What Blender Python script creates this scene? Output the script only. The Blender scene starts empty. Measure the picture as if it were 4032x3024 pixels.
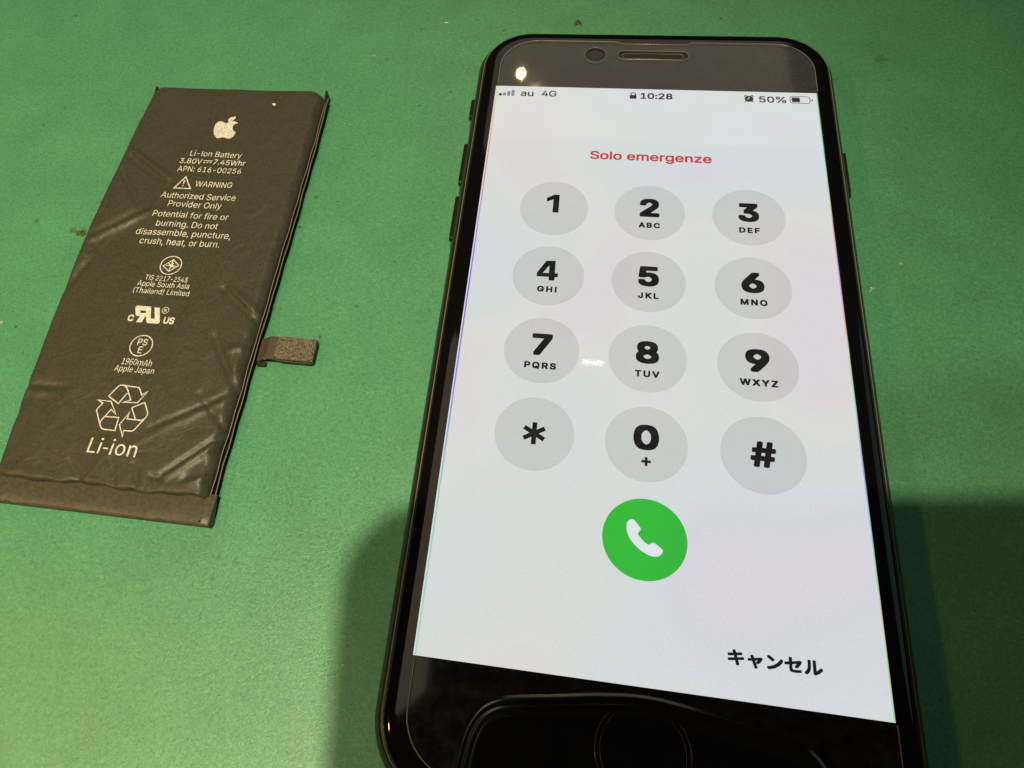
import bpy, bmesh, math, random, os
from mathutils import Vector, Matrix
from mathutils.geometry import delaunay_2d_cdt
random.seed(7)
MM = 0.001
scene = bpy.context.scene
COL = scene.collection

# ------------------------------------------------------------------ camera
# solved from the display's four corners (58.43 x 103.94 mm); the photo is an off-centre macro crop,
# hence the lens shift.  World: mat top at z = 0, the phone's centre over the origin.
R_RIGHT = Vector((0.9856829, 0.1390231, -0.0954031))
R_DOWN = Vector((0.0800489, -0.8838366, -0.4608959))
R_FWD = Vector((-0.1483959, 0.4466603, -0.8823113))
CAM = Vector((-14.6153, -61.0337, 108.9292))          # mm
FPX, CX, CY, PW, PH = 2900.0, 1729.12, 1438.754, 4032.0, 3024.0
cam_data = bpy.data.cameras.new('camera')
cam_data.sensor_fit = 'HORIZONTAL'
cam_data.sensor_width = 36.0
cam_data.lens = FPX / PW * 36.0
cam_data.shift_x = (PW / 2 - CX) / PW
cam_data.shift_y = -(PH / 2 - CY) / PW
cam_data.clip_start = 0.002
cam_data.clip_end = 50.0
cam = bpy.data.objects.new('camera', cam_data)
COL.objects.link(cam)
rot = Matrix((R_RIGHT, -R_DOWN, -R_FWD)).transposed()
cam.matrix_world = Matrix.Translation(CAM * MM) @ rot.to_4x4()
scene.camera = cam

# ------------------------------------------------------------------ world, exposure, lamps
world = bpy.data.worlds.new('World')
scene.world = world
world.use_nodes = True
bg = world.node_tree.nodes['Background']
bg.inputs[0].default_value = (1.0, 0.88, 0.72, 1)
bg.inputs[1].default_value = 0.008
scene.view_settings.view_transform = 'Standard'
scene.view_settings.look = 'None'
scene.view_settings.exposure = 0.0
scene.view_settings.gamma = 1.0
scene.view_settings.use_curve_mapping = False
scene.render.film_transparent = False
scene.cycles.max_bounces = 8
scene.cycles.transparent_max_bounces = 16
scene.cycles.sample_clamp_indirect = 4.0
scene.cycles.use_denoising = True


def lamp(name, kind, loc, power, color, size=0.03, target=None, size_y=None, cone=45):
    d = bpy.data.lights.new(name, kind)
    d.energy = power
    d.color = color
    if kind == 'AREA':
        d.shape = 'RECTANGLE'
        d.size = size
        d.size_y = size_y or size
    else:
        d.shadow_soft_size = size
    if kind == 'SPOT':
        d.spot_size = math.radians(cone)
        d.spot_blend = 1.0
    o = bpy.data.objects.new(name, d)
    COL.objects.link(o)
    o.location = loc
    if target is not None:
        o.rotation_euler = (Vector(target) - Vector(loc)).to_track_quat('-Z', 'Y').to_euler()
    return o


# warm lit stretches of ceiling beyond the bench and over its left side
lamp('ceiling_light', 'AREA', (0.13, 1.68, 1.35), 1.6, (1.0, 0.86, 0.66), 0.98, (0.13, 1.68, 0), 0.66)
lamp('ceiling_light_left', 'AREA', (-0.36, 0.36, 1.35), 0.9, (1.0, 0.82, 0.58), 0.26, (-0.36, 0.36, 0), 0.8)
# warm bench lamp standing to the left
lamp('bench_lamp', 'POINT', (-0.30, -0.11, 0.30), 1.4, (1.0, 0.40, 0.14), 0.012)
# spots over the photographer's shoulder, which throw the shadow of the held phone
lamp('task_spot', 'SPOT', (0.025, -0.183, 0.900), 35.0, (1.0, 0.79, 0.49), 0.013, (-0.165, -0.09, 0), None, 41.5)
lamp('ceiling_spot', 'POINT', (-0.145, -0.335, 0.90), 8.0, (0.72, 0.85, 0.50), 0.03)
# cool fill light added from beyond the right-hand side, no known source
lamp('cool_fill', 'POINT', (0.95, 0.32, 0.62), 1.3, (0.55, 1.0, 0.92), 0.30)
# ceiling spots ahead, mirrored in the phone's glass
lamp('ceiling_spot', 'POINT', (-0.124, 1.198, 1.007), 0.50, (1.0, 0.74, 0.36), 0.009)
lamp('ceiling_strip', 'AREA', (0.0546, 0.525, 1.007), 0.014, (1.0, 0.84, 0.58), 0.034, (0.0546, 0.525, 0), 0.008)


# ------------------------------------------------------------------ helpers
def at(u, v, z):
    """photo pixel -> point (mm) on the horizontal plane z (mm)."""
    d = R_RIGHT * ((u - CX) / FPX) + R_DOWN * ((v - CY) / FPX) + R_FWD
    return CAM + d * ((z - CAM.z) / d.z)


def link(name, me, mats=None, parent=None):
    o = bpy.data.objects.new(name, me)
    COL.objects.link(o)
    if mats is not None:
        for m in (mats if isinstance(mats, (list, tuple)) else [mats]):
            me.materials.append(m)
    if parent is not None:
        o.parent = parent
    return o


def mesh(name, verts, faces, mat, parent=None, smooth=False):
    me = bpy.data.meshes.new(name)
    me.from_pydata([(v[0] * MM, v[1] * MM, v[2] * MM) for v in verts], [], faces)
    me.validate()
    bm = bmesh.new()
    bm.from_mesh(me)
    bmesh.ops.recalc_face_normals(bm, faces=bm.faces)
    bm.to_mesh(me)
    bm.free()
    if smooth:
        for p in me.polygons:
            p.use_smooth = True
    return link(name, me, mat, parent)


def empty(name, loc, label=None, cat=None):
    o = bpy.data.objects.new(name, None)
    COL.objects.link(o)
    o.empty_display_size = 0.01
    if label:
        o['label'] = label
        o['category'] = cat
    return o


def rrect(x0, y0, x1, y1, r, n=10):
    pts = []
    for cx, cy, a in ((x1 - r, y1 - r, 0), (x0 + r, y1 - r, 90), (x0 + r, y0 + r, 180), (x1 - r, y0 + r, 270)):
        for i in range(n + 1):
            t = math.radians(a + 90.0 * i / n)
            pts.append((cx + r * math.cos(t), cy + r * math.sin(t)))
    return pts


def loft(name, rings, mat, parent=None, cap_top=True, cap_bottom=True, smooth=True):
    """rings: list of equal-length lists of 3D points (mm)."""
    n = len(rings[0])
    V = [p for r in rings for p in r]
    F = []
    for k in range(len(rings) - 1):
        for i in range(n):
            j = (i + 1) % n
            F.append((k * n + i, k * n + j, (k + 1) * n + j, (k + 1) * n + i))
    if cap_bottom:
        F.append(tuple(range(n))[::-1])
    if cap_top:
        F.append(tuple(range((len(rings) - 1) * n, len(rings) * n)))
    o = mesh(name, V, F, mat, parent, smooth)
    if smooth:
        sharp_caps(o)
    return o


def sharp_caps(o, ang=50):
    me = o.data
    try:
        me.set_sharp_from_angle(angle=math.radians(ang))
    except Exception:
        pass


def fill(name, loops, z, mat, parent=None, hfun=None):
    """flat sheet bounded by closed 2D loops (mm); inner loops are holes."""
    cu = bpy.data.curves.new(name, 'CURVE')
    cu.dimensions = '2D'
    cu.fill_mode = 'BOTH'
    for lp in loops:
        s = cu.splines.new('POLY')
        s.points.add(len(lp) - 1)
        for p, q in zip(s.points, lp):
            p.co = (q[0], q[1], 0, 1)
        s.use_cyclic_u = True
    return curve_mesh(name, cu, z, mat, parent, hfun)


def curve_mesh(name, cu, z, mat, parent, hfun=None, xf=None):
    tmp = bpy.data.objects.new('tmp', cu)
    COL.objects.link(tmp)
    dg = bpy.context.evaluated_depsgraph_get()
    me = bpy.data.meshes.new_from_object(tmp.evaluated_get(dg))
    bpy.data.objects.remove(tmp)
    me.name = name
    for v in me.vertices:
        x, y = v.co.x, v.co.y
        if xf:
            x, y = xf(x, y)
        h = hfun(x, y) if hfun else 0.0
        v.co = (x * MM, y * MM, (z + h) * MM)
    return link(name, me, mat, parent)


FONT_DIR = os.path.join(bpy.utils.resource_path('LOCAL'), 'datafiles', 'fonts')


def get_font(n):
    p = os.path.join(FONT_DIR, n)
    try:
        if os.path.exists(p):
            return bpy.data.fonts.load(p)
    except Exception:
        pass
    return None


F_INTER = get_font('Inter.woff2')
F_CJK = get_font('Noto Sans CJK Regular.woff2')


def raw_bounds(body, font, spacing, thin=0.0):
    """glyph outlines -> triangles by the non-zero winding rule (the outlines overlap themselves)."""
    cu = bpy.data.curves.new('t', 'FONT')
    if font is not None and font == F_INTER:      # plain-stroke capital I and small l
        body = body.replace('I', chr(0x399)).replace('l', chr(0x4cf))
    cu.body = body
    if font:
        cu.font = font
    cu.space_character = spacing
    cu.resolution_u = 3
    cu.fill_mode = 'NONE'
    cu.offset = -thin
    tmp = bpy.data.objects.new('tmp', cu)
    COL.objects.link(tmp)
    dg = bpy.context.evaluated_depsgraph_get()
    me = bpy.data.meshes.new_from_object(tmp.evaluated_get(dg))
    bpy.data.objects.remove(tmp)
    co = [(v.co.x, v.co.y) for v in me.vertices]
    loops, start = [], 0
    linked = {tuple(sorted(e.vertices)) for e in me.edges}
    for i in range(len(co)):
        if i + 1 == len(co) or (i, i + 1) not in linked:
            loops.append(list(range(start, i + 1)))
            start = i + 1
    bpy.data.meshes.remove(me)
    # letters whose boxes overlap in x are triangulated together
    groups = []
    for lp in sorted(loops, key=lambda l: min(co[i][0] for i in l)):
        lo, hi = min(co[i][0] for i in lp), max(co[i][0] for i in lp)
        if groups and lo < groups[-1][1] - 1e-4:
            groups[-1][0].append(lp)
            groups[-1][1] = max(groups[-1][1], hi)
        else:
            groups.append([[lp], hi])
    V, F = [], []
    for lps, _ in groups:
        vs, es = [], []
        for lp in lps:
            pts = [co[i] for i in lp]
            if len(pts) > 1 and (Vector(pts[0]) - Vector(pts[-1])).length < 1e-6:
                pts = pts[:-1]
            b = len(vs)
            vs += [Vector(p) for p in pts]
            es += [(b + i, b + (i + 1) % len(pts)) for i in range(len(pts))]
        ov, oe, of, _, _, _ = delaunay_2d_cdt(vs, es, [], 0, 1e-6)
        b = len(V)
        V += [(p.x, p.y) for p in ov]
        for f in of:
            cx = sum(ov[i].x for i in f) / len(f)
            cy = sum(ov[i].y for i in f) / len(f)
            w = 0
            for i, j in es:
                p, q = vs[i], vs[j]
                if (p.y <= cy) != (q.y <= cy):
                    t = (cy - p.y) / (q.y - p.y)
                    if p.x + t * (q.x - p.x) > cx:
                        w += 1 if q.y > p.y else -1
            if w != 0:
                F.append(tuple(b + i for i in f))
    used = sorted({i for f in F for i in f})
    xs = [V[i][0] for i in used]
    ys = [V[i][1] for i in used]
    return V, F, min(xs), max(xs), min(ys), max(ys)


REFS = {}


def text(name, body, x0, x1, base, cap, z, mat, parent, offset=0.0, spacing=1.0, font=F_INTER, hfun=None, ref='H', fit_box=False):
    """text whose ink spans x0..x1 (mm), on the baseline `base`, with capital height `cap`."""
    if (ref, font) not in REFS:
        REFS[(ref, font)] = raw_bounds(ref, font, 1.0)[4:]
    ry0, ry1 = REFS[(ref, font)]
    src, fac, ax, bx, ay, by = raw_bounds(body, font, spacing, max(0.0, -offset))
    k = max(0.0, offset)                      # stroke gain, in em
    sx_ = (x1 - x0) / (bx - ax + 2 * k)
    sy_ = cap / ((by - ay if fit_box else ry1 - ry0) + 2 * k)
    oy = ay if fit_box else ry0
    shifts = [(0.0, 0.0)]
    if k > 0:
        q = k * 0.86
        shifts = [(-k, 0), (k, 0), (0, -k), (0, k), (-q, -q), (q, -q), (-q, q), (q, q)]
        if k > 0.03:
            shifts += [(0.5 * a, 0.5 * b) for a, b in shifts[:4]]
    V, F = [], []
    for n_, (dx, dy) in enumerate(shifts):
        b0 = len(V)
        for c in src:
            x = x0 + (c[0] - ax + k + dx) * sx_
            y = base + (c[1] - oy + k + dy) * sy_
            V.append((x, y, z + 0.0012 * n_ + (hfun(x, y) if hfun else 0.0)))
        F += [tuple(b0 + i for i in f) for f in fac]
    return mesh(name, V, F, mat, parent)


def ribbon(pts, w, closed=False):
    """mitred stroke of a 2D polyline -> verts2d, faces."""
    n = len(pts)
    L, Rr = [], []
    for i in range(n):
        p = Vector(pts[i])
        if closed:
            a, b = Vector(pts[i - 1]), Vector(pts[(i + 1) % n])
        else:
            a = Vector(pts[i - 1]) if i > 0 else None
            b = Vector(pts[i + 1]) if i < n - 1 else None
        d1 = (p - a).normalized() if a is not None else None
        d2 = (b - p).normalized() if b is not None else None
        if d1 is None:
            nn, sc = Vector((-d2.y, d2.x)), 1
        elif d2 is None:
            nn, sc = Vector((-d1.y, d1.x)), 1
        else:
            n1, n2 = Vector((-d1.y, d1.x)), Vector((-d2.y, d2.x))
            nn = (n1 + n2)
            if nn.length < 1e-6:
                nn = n1
            nn.normalize()
            sc = min(1.0 / max(0.2, nn.dot(n1)), 2.6)
        L.append(p + nn * (w / 2 * sc))
        Rr.append(p - nn * (w / 2 * sc))
    V = L + Rr
    F = []
    m = n if closed else n - 1
    for i in range(m):
        j = (i + 1) % n
        F.append((i, j, n + j, n + i))
    return V, F


def strokes(name, polylines, w, z, mat, parent, hfun=None):
    V, F = [], []
    for k, (pts, closed) in enumerate(polylines):
        v, f = ribbon(pts, w, closed)
        b = len(V)
        for p in v:
            V.append((p.x, p.y, z + 0.004 * k + (hfun(p.x, p.y) if hfun else 0)))
        F += [tuple(b + i for i in q) for q in f]
    return mesh(name, V, F, mat, parent)


def bead(name, pts, w, h, z, mat, parent, closed=True):
    """low half-round ridge following a 2D path."""
    prof = [(-0.5, 0.0), (-0.42, 0.6), (0.0, 1.0), (0.42, 0.6), (0.5, 0.0)]
    n = len(pts)
    V, F = [], []
    for i in range(n):
        p = Vector(pts[i])
        a = Vector(pts[i - 1]) if (closed or i > 0) else p
        b = Vector(pts[(i + 1) % n]) if (closed or i < n - 1) else p
        d = (b - a).normalized()
        nn = Vector((-d.y, d.x))
        for s, q in prof:
            V.append((p.x + nn.x * s * w, p.y + nn.y * s * w, z + q * h))
    m = n if closed else n - 1
    P = len(prof)
    for i in range(m):
        j = (i + 1) % n
        for k in range(P - 1):
            F.append((i * P + k, i * P + k + 1, j * P + k + 1, j * P + k))
    return mesh(name, V, F, mat, parent, True)


def catmull(pts, sub=5, closed=True):
    n = len(pts)
    out = []
    rng = range(n) if closed else range(n - 1)
    for i in rng:
        if closed:
            p0, p1, p2, p3 = (Vector(pts[(i + k) % n]) for k in (-1, 0, 1, 2))
        else:
            p0, p1, p2, p3 = Vector(pts[max(i - 1, 0)]), Vector(pts[i]), Vector(pts[i + 1]), Vector(pts[min(i + 2, n - 1)])
        for s in range(sub):
            t = s / sub
            q = 0.5 * ((2 * p1) + (p2 - p0) * t + (2 * p0 - 5 * p1 + 4 * p2 - p3) * t * t + (3 * p1 - p0 - 3 * p2 + p3) * t ** 3)
            out.append((q.x, q.y))
    if not closed:
        out.append(tuple(pts[-1]))
    return out


def circle(cx, cy, r, n=64):
    return [(cx + r * math.cos(2 * math.pi * i / n), cy + r * math.sin(2 * math.pi * i / n)) for i in range(n)]


# ------------------------------------------------------------------ materials
def mat_new(name):
    m = bpy.data.materials.new(name)
    m.use_nodes = True
    nt = m.node_tree
    for nd in list(nt.nodes):
        nt.nodes.remove(nd)
    out = nt.nodes.new('ShaderNodeOutputMaterial')
    return m, nt, out


def N(nt, t, **kw):
    nd = nt.nodes.new(t)
    for k, v in kw.items():
        setattr(nd, k, v)
    return nd


def principled(name, col, rough=0.5, spec=0.5, ior=1.45, metal=0.0, emit=None, estr=0.0, grain=0.0, gscale=3000.0, bump=0.0, bscale=3000.0, rvar=0.0):
    m, nt, out = mat_new(name)
    b = N(nt, 'ShaderNodeBsdfPrincipled')
    b.inputs['Base Color'].default_value = (*col, 1)
    b.inputs['Roughness'].default_value = rough
    b.inputs['IOR'].default_value = ior
    b.inputs['Metallic'].default_value = metal
    b.inputs['Specular IOR Level'].default_value = spec
    if emit:
        b.inputs['Emission Color'].default_value = (*emit, 1)
        b.inputs['Emission Strength'].default_value = estr
    nt.links.new(b.outputs[0], out.inputs[0])
    if grain or bump or rvar:
        tc = N(nt, 'ShaderNodeTexCoord')
    if grain:
        nz = N(nt, 'ShaderNodeTexNoise')
        nz.inputs['Scale'].default_value = gscale
        nz.inputs['Detail'].default_value = 3
        nt.links.new(tc.outputs['Object'], nz.inputs['Vector'])
        rp = N(nt, 'ShaderNodeValToRGB')
        lo = tuple(c * (1 - grain) for c in col)
        hi = tuple(c * (1 + grain) for c in col)
        rp.color_ramp.elements[0].position = 0.3
        rp.color_ramp.elements[1].position = 0.7
        rp.color_ramp.elements[0].color = (*lo, 1)
        rp.color_ramp.elements[1].color = (*hi, 1)
        nt.links.new(nz.outputs['Fac'], rp.inputs[0])
        nt.links.new(rp.outputs[0], b.inputs['Base Color'])
    if rvar:
        nz = N(nt, 'ShaderNodeTexNoise')
        nz.inputs['Scale'].default_value = 180
        nz.inputs['Detail'].default_value = 6
        nt.links.new(tc.outputs['Object'], nz.inputs['Vector'])
        mr = N(nt, 'ShaderNodeMapRange')
        mr.inputs[1].default_value = 0.3
        mr.inputs[2].default_value = 0.7
        mr.inputs[3].default_value = max(0.0, rough - rvar)
        mr.inputs[4].default_value = rough + rvar
        nt.links.new(nz.outputs['Fac'], mr.inputs[0])
        nt.links.new(mr.outputs[0], b.inputs['Roughness'])
    if bump:
        nz = N(nt, 'ShaderNodeTexNoise')
        nz.inputs['Scale'].default_value = bscale
        nz.inputs['Detail'].default_value = 4
        nt.links.new(tc.outputs['Object'], nz.inputs['Vector'])
        bp = N(nt, 'ShaderNodeBump')
        bp.inputs['Strength'].default_value = bump
        bp.inputs['Distance'].default_value = 0.0001
        nt.links.new(nz.outputs['Fac'], bp.inputs['Height'])
        nt.links.new(bp.outputs[0], b.inputs['Normal'])
    return m


def emissive(name, col, strength=1.0, mottled=0.0):
    """lit display pixels (the gloss comes from the protector above)."""
    m, nt, out = mat_new(name)
    e = N(nt, 'ShaderNodeEmission')
    e.inputs[0].default_value = (*col, 1)
    e.inputs[1].default_value = strength
    if mottled:
        tc = N(nt, 'ShaderNodeTexCoord')
        nz = N(nt, 'ShaderNodeTexNoise')
        nz.inputs['Scale'].default_value = 5200
        nz.inputs['Detail'].default_value = 2
        nt.links.new(tc.outputs['Object'], nz.inputs['Vector'])
        mr = N(nt, 'ShaderNodeMapRange')
        mr.inputs[1].default_value = 0.25
        mr.inputs[2].default_value = 0.75
        mr.inputs[3].default_value = strength * (1 - mottled)
        mr.inputs[4].default_value = strength * (1 + mottled)
        nt.links.new(nz.outputs['Fac'], mr.inputs[0])
        nt.links.new(mr.outputs[0], e.inputs[1])
    nt.links.new(e.outputs[0], out.inputs[0])
    return m


def make_mat_material():
    m, nt, out = mat_new('green_mat')
    b = N(nt, 'ShaderNodeBsdfPrincipled')
    b.inputs['Roughness'].default_value = 0.27
    b.inputs['Specular IOR Level'].default_value = 0.5
    tc = N(nt, 'ShaderNodeTexCoord')
    # fine felt-like grain
    n1 = N(nt, 'ShaderNodeTexNoise')
    n1.inputs['Scale'].default_value = 2300
    n1.inputs['Detail'].default_value = 5
    n1.inputs['Roughness'].default_value = 0.7
    n1.inputs['Distortion'].default_value = 1.2
    n2 = N(nt, 'ShaderNodeTexNoise')
    n2.inputs['Scale'].default_value = 90
    n2.inputs['Detail'].default_value = 4
    for n in (n1, n2):
        nt.links.new(tc.outputs['Object'], n.inputs['Vector'])
    r1 = N(nt, 'ShaderNodeValToRGB')
    r1.color_ramp.elements[0].position = 0.30
    r1.color_ramp.elements[1].position = 0.70
    r1.color_ramp.elements[0].color = (0.050, 0.215, 0.110, 1)
    r1.color_ramp.elements[1].color = (0.128, 0.425, 0.232, 1)
    nt.links.new(n1.outputs['Fac'], r1.inputs[0])
    r2 = N(nt, 'ShaderNodeMapRange')
    r2.inputs[1].default_value = 0.3
    r2.inputs[2].default_value = 0.7
    r2.inputs[3].default_value = 0.93
    r2.inputs[4].default_value = 1.07
    nt.links.new(n2.outputs['Fac'], r2.inputs[0])
    mul = N(nt, 'ShaderNodeMixRGB', blend_type='MULTIPLY')
    mul.inputs[0].default_value = 1.0
    nt.links.new(r1.outputs[0], mul.inputs[1])
    nt.links.new(r2.outputs[0], mul.inputs[2])
    cur = mul.outputs[0]
    # scattered pale and dark specks of dust
    for sc_, thr, colr, keep in ((260, 0.09, (0.45, 0.50, 0.36, 1), 0.985), (330, 0.12, (0.03, 0.09, 0.03, 1), 0.965)):
        vo = N(nt, 'ShaderNodeTexVoronoi')
        vo.inputs['Scale'].default_value = sc_
        nt.links.new(tc.outputs['Object'], vo.inputs['Vector'])
        lt = N(nt, 'ShaderNodeMath', operation='LESS_THAN')
        nt.links.new(vo.outputs['Distance'], lt.inputs[0])
        lt.inputs[1].default_value = thr
        sp_ = N(nt, 'ShaderNodeSeparateColor')
        nt.links.new(vo.outputs['Color'], sp_.inputs[0])
        gt = N(nt, 'ShaderNodeMath', operation='GREATER_THAN')
        nt.links.new(sp_.outputs[0], gt.inputs[0])
        gt.inputs[1].default_value = keep
        an = N(nt, 'ShaderNodeMath', operation='MULTIPLY')
        nt.links.new(lt.outputs[0], an.inputs[0])
        nt.links.new(gt.outputs[0], an.inputs[1])
        am = N(nt, 'ShaderNodeMath', operation='MULTIPLY')
        nt.links.new(an.outputs[0], am.inputs[0])
        am.inputs[1].default_value = 0.6
        mx = N(nt, 'ShaderNodeMixRGB', blend_type='MIX')
        nt.links.new(am.outputs[0], mx.inputs[0])
        nt.links.new(cur, mx.inputs[1])
        mx.inputs[2].default_value = colr
        cur = mx.outputs[0]
    # smudges and small burn marks on the mat, each with its own ragged outline
    pos = N(nt, 'ShaderNodeSeparateXYZ')
    nt.links.new(tc.outputs['Object'], pos.inputs[0])
    n3 = N(nt, 'ShaderNodeTexNoise')
    n3.inputs['Scale'].default_value = 1100
    n3.inputs['Detail'].default_value = 5
    nt.links.new(tc.outputs['Object'], n3.inputs['Vector'])
    spots = [(318, 918, 2.3, 0.85), (285, 905, 1.3, 0.7), (142, 873, 1.1, 0.6), (1245, 776, 0.9, 0.6),
             (3465, 235, 2.4, 0.45), (2275, 90, 1.6, 0.8), (1405, 1205, 0.7, 0.6), (3590, 960, 0.8, 0.5),
             (860, 2195, 0.7, 0.4), (3840, 1180, 0.6, 0.5), (560, 120, 0.5, 0.4), (1530, 1790, 0.5, 0.4)]
    for (u, v, r, s) in spots:
        p = at(u, v, 0)
        vm = N(nt, 'ShaderNodeVectorMath', operation='DISTANCE')
        nt.links.new(tc.outputs['Object'], vm.inputs[0])
        vm.inputs[1].default_value = (p.x * MM, p.y * MM, 0)
        mr = N(nt, 'ShaderNodeMapRange')
        mr.inputs[1].default_value = 0.0
        mr.inputs[2].default_value = r * MM
        mr.inputs[3].default_value = 1.0
        mr.inputs[4].default_value = 0.0
        nt.links.new(vm.outputs['Value'], mr.inputs[0])
        ad = N(nt, 'ShaderNodeMath', operation='MULTIPLY_ADD')
        nt.links.new(mr.outputs[0], ad.inputs[0])
        ad.inputs[1].default_value = 0.75
        nt.links.new(n3.outputs['Fac'], ad.inputs[2])
        m2 = N(nt, 'ShaderNodeMapRange')
        m2.inputs[1].default_value = 0.78
        m2.inputs[2].default_value = 1.05
        m2.inputs[3].default_value = 0.0
        m2.inputs[4].default_value = s
        nt.links.new(ad.outputs[0], m2.inputs[0])
        mx = N(nt, 'ShaderNodeMixRGB', blend_type='MIX')
        nt.links.new(m2.outputs[0], mx.inputs[0])
        nt.links.new(cur, mx.inputs[1])
        mx.inputs[2].default_value = (0.06, 0.10, 0.035, 1)
        cur = mx.outputs[0]
    nt.links.new(cur, b.inputs['Base Color'])
    bp = N(nt, 'ShaderNodeBump')
    bp.inputs['Strength'].default_value = 0.5
    bp.inputs['Distance'].default_value = 0.00012
    nt.links.new(n1.outputs['Fac'], bp.inputs['Height'])
    nt.links.new(bp.outputs[0], b.inputs['Normal'])
    nt.links.new(b.outputs[0], out.inputs[0])
    return m


def make_protector_material():
    """clear tempered glass laid on the phone: gloss with faint interference colours painted in as a tint."""
    m, nt, out = mat_new('clear_glass')
    tr = N(nt, 'ShaderNodeBsdfTransparent')
    tr.inputs[0].default_value = (0.95, 0.95, 0.95, 1)
    b = N(nt, 'ShaderNodeBsdfPrincipled')
    b.inputs['Base Color'].default_value = (0, 0, 0, 1)
    b.inputs['Roughness'].default_value = 0.03
    b.inputs['IOR'].default_value = 1.38
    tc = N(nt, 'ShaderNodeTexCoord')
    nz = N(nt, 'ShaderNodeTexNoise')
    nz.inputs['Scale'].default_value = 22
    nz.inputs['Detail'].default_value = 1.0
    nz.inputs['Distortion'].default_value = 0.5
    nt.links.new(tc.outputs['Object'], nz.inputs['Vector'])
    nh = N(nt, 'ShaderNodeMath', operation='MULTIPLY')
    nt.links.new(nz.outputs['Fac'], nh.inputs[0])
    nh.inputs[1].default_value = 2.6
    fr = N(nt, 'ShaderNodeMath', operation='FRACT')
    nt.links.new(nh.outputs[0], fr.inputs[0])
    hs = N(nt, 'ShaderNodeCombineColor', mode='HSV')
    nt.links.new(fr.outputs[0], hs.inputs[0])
    hs.inputs[1].default_value = 0.06  # iridescence painted as a noise-driven hue in the see-through colour
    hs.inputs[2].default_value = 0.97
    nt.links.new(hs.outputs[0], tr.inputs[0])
    nd = N(nt, 'ShaderNodeTexNoise')
    nd.inputs['Scale'].default_value = 420
    nd.inputs['Detail'].default_value = 7
    nd.inputs['Roughness'].default_value = 0.7
    nt.links.new(tc.outputs['Object'], nd.inputs['Vector'])
    rd = N(nt, 'ShaderNodeValToRGB')
    rd.color_ramp.elements[0].position = 0.42
    rd.color_ramp.elements[0].color = (0.002, 0.002, 0.002, 1)
    rd.color_ramp.elements[1].position = 0.75
    rd.color_ramp.elements[1].color = (0.022, 0.021, 0.019, 1)
    nt.links.new(nd.outputs['Fac'], rd.inputs[0])
    nt.links.new(rd.outputs[0], b.inputs['Base Color'])
    ad = N(nt, 'ShaderNodeAddShader')
    nt.links.new(tr.outputs[0], ad.inputs[0])
    nt.links.new(b.outputs[0], ad.inputs[1])
    nt.links.new(ad.outputs[0], out.inputs[0])
    return m


def make_film_material(left=False):
    """stressed strip of adhesive where the protector ends: tints the light passing through it."""
    m, nt, out = mat_new('rainbow_film')
    tr = N(nt, 'ShaderNodeBsdfTransparent')
    tc = N(nt, 'ShaderNodeTexCoord')
    sp = N(nt, 'ShaderNodeSeparateXYZ')
    nt.links.new(tc.outputs['Object'], sp.inputs[0])
    nz = N(nt, 'ShaderNodeTexNoise')
    nz.inputs['Scale'].default_value = 24
    nz.inputs['Detail'].default_value = 3
    nt.links.new(tc.outputs['Object'], nz.inputs['Vector'])
    hs = N(nt, 'ShaderNodeCombineColor', mode='HSV')
    mu = N(nt, 'ShaderNodeMath', operation='MULTIPLY_ADD')
    nt.links.new(nz.outputs['Fac'], mu.inputs[0])
    mu.inputs[1].default_value = 3.4
    mu.inputs[2].default_value = -0.55
    fr = N(nt, 'ShaderNodeMath', operation='FRACT')
    nt.links.new(mu.outputs[0], fr.inputs[0])
    nt.links.new(fr.outputs[0], hs.inputs[0])
    hs.inputs[1].default_value = 0.5
    hs.inputs[2].default_value = 0.95
    if left:
        mr = N(nt, 'ShaderNodeMapRange')
        mr.inputs[1].default_value = -0.052
        mr.inputs[2].default_value = 0.052
        nt.links.new(sp.outputs[1], mr.inputs[0])
        rp = N(nt, 'ShaderNodeValToRGB')
        cr = rp.color_ramp
        cr.elements[0].position = 0.0
        cr.elements[0].color = (0.55, 0.95, 0.70, 1)
        cr.elements[1].position = 1.0
        cr.elements[1].color = (1.0, 0.95, 0.45, 1)
        for p_, c_ in ((0.22, (0.45, 0.85, 0.75, 1)), (0.36, (0.38, 0.42, 1.0, 1)), (0.55, (0.40, 0.20, 0.95, 1)), (0.70, (0.75, 0.45, 0.95, 1)), (0.82, (1.0, 0.45, 0.30, 1))):
            e_ = cr.elements.new(p_)
            e_.color = c_
        nt.links.new(mr.outputs[0], rp.inputs[0])
        nt.links.new(rp.outputs[0], tr.inputs[0])
    else:
        nt.links.new(hs.outputs[0], tr.inputs[0])
    nt.links.new(tr.outputs[0], out.inputs[0])
    return m


M = {}
M['mat'] = make_mat_material()
M['frame'] = principled('black_anodised', (0.018, 0.017, 0.016), 0.28, 0.5, rvar=0.10, bump=0.15, bscale=2500)
M['front'] = principled('black_front_glass', (0.004, 0.004, 0.005), 0.06, 0.5, 1.40)
M['lip'] = principled('rounded_glass_lip', (0.006, 0.006, 0.007), 0.13, 0.7, 1.5)
M['front_in'] = principled('black_home_glass', (0.004, 0.004, 0.006), 0.10, 0.35, 1.40)
M['gap'] = principled('gasket_and_highlight', (0.26, 0.22, 0.17), 0.30)
M['rim'] = principled('glass_edge', (0.20, 0.18, 0.15), 0.18, 0.6)
M['rim_dim'] = principled('glass_edge_dim', (0.05, 0.046, 0.04), 0.18, 0.6)
M['mesh'] = principled('earpiece_mesh', (0.02, 0.02, 0.02), 0.45, grain=0.6, gscale=2600)
M['lens'] = principled('lens_glass', (0.006, 0.006, 0.008), 0.05)
M['screen'] = emissive('display_white', (0.725, 0.727, 0.742), 1.0, 0.06)
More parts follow.
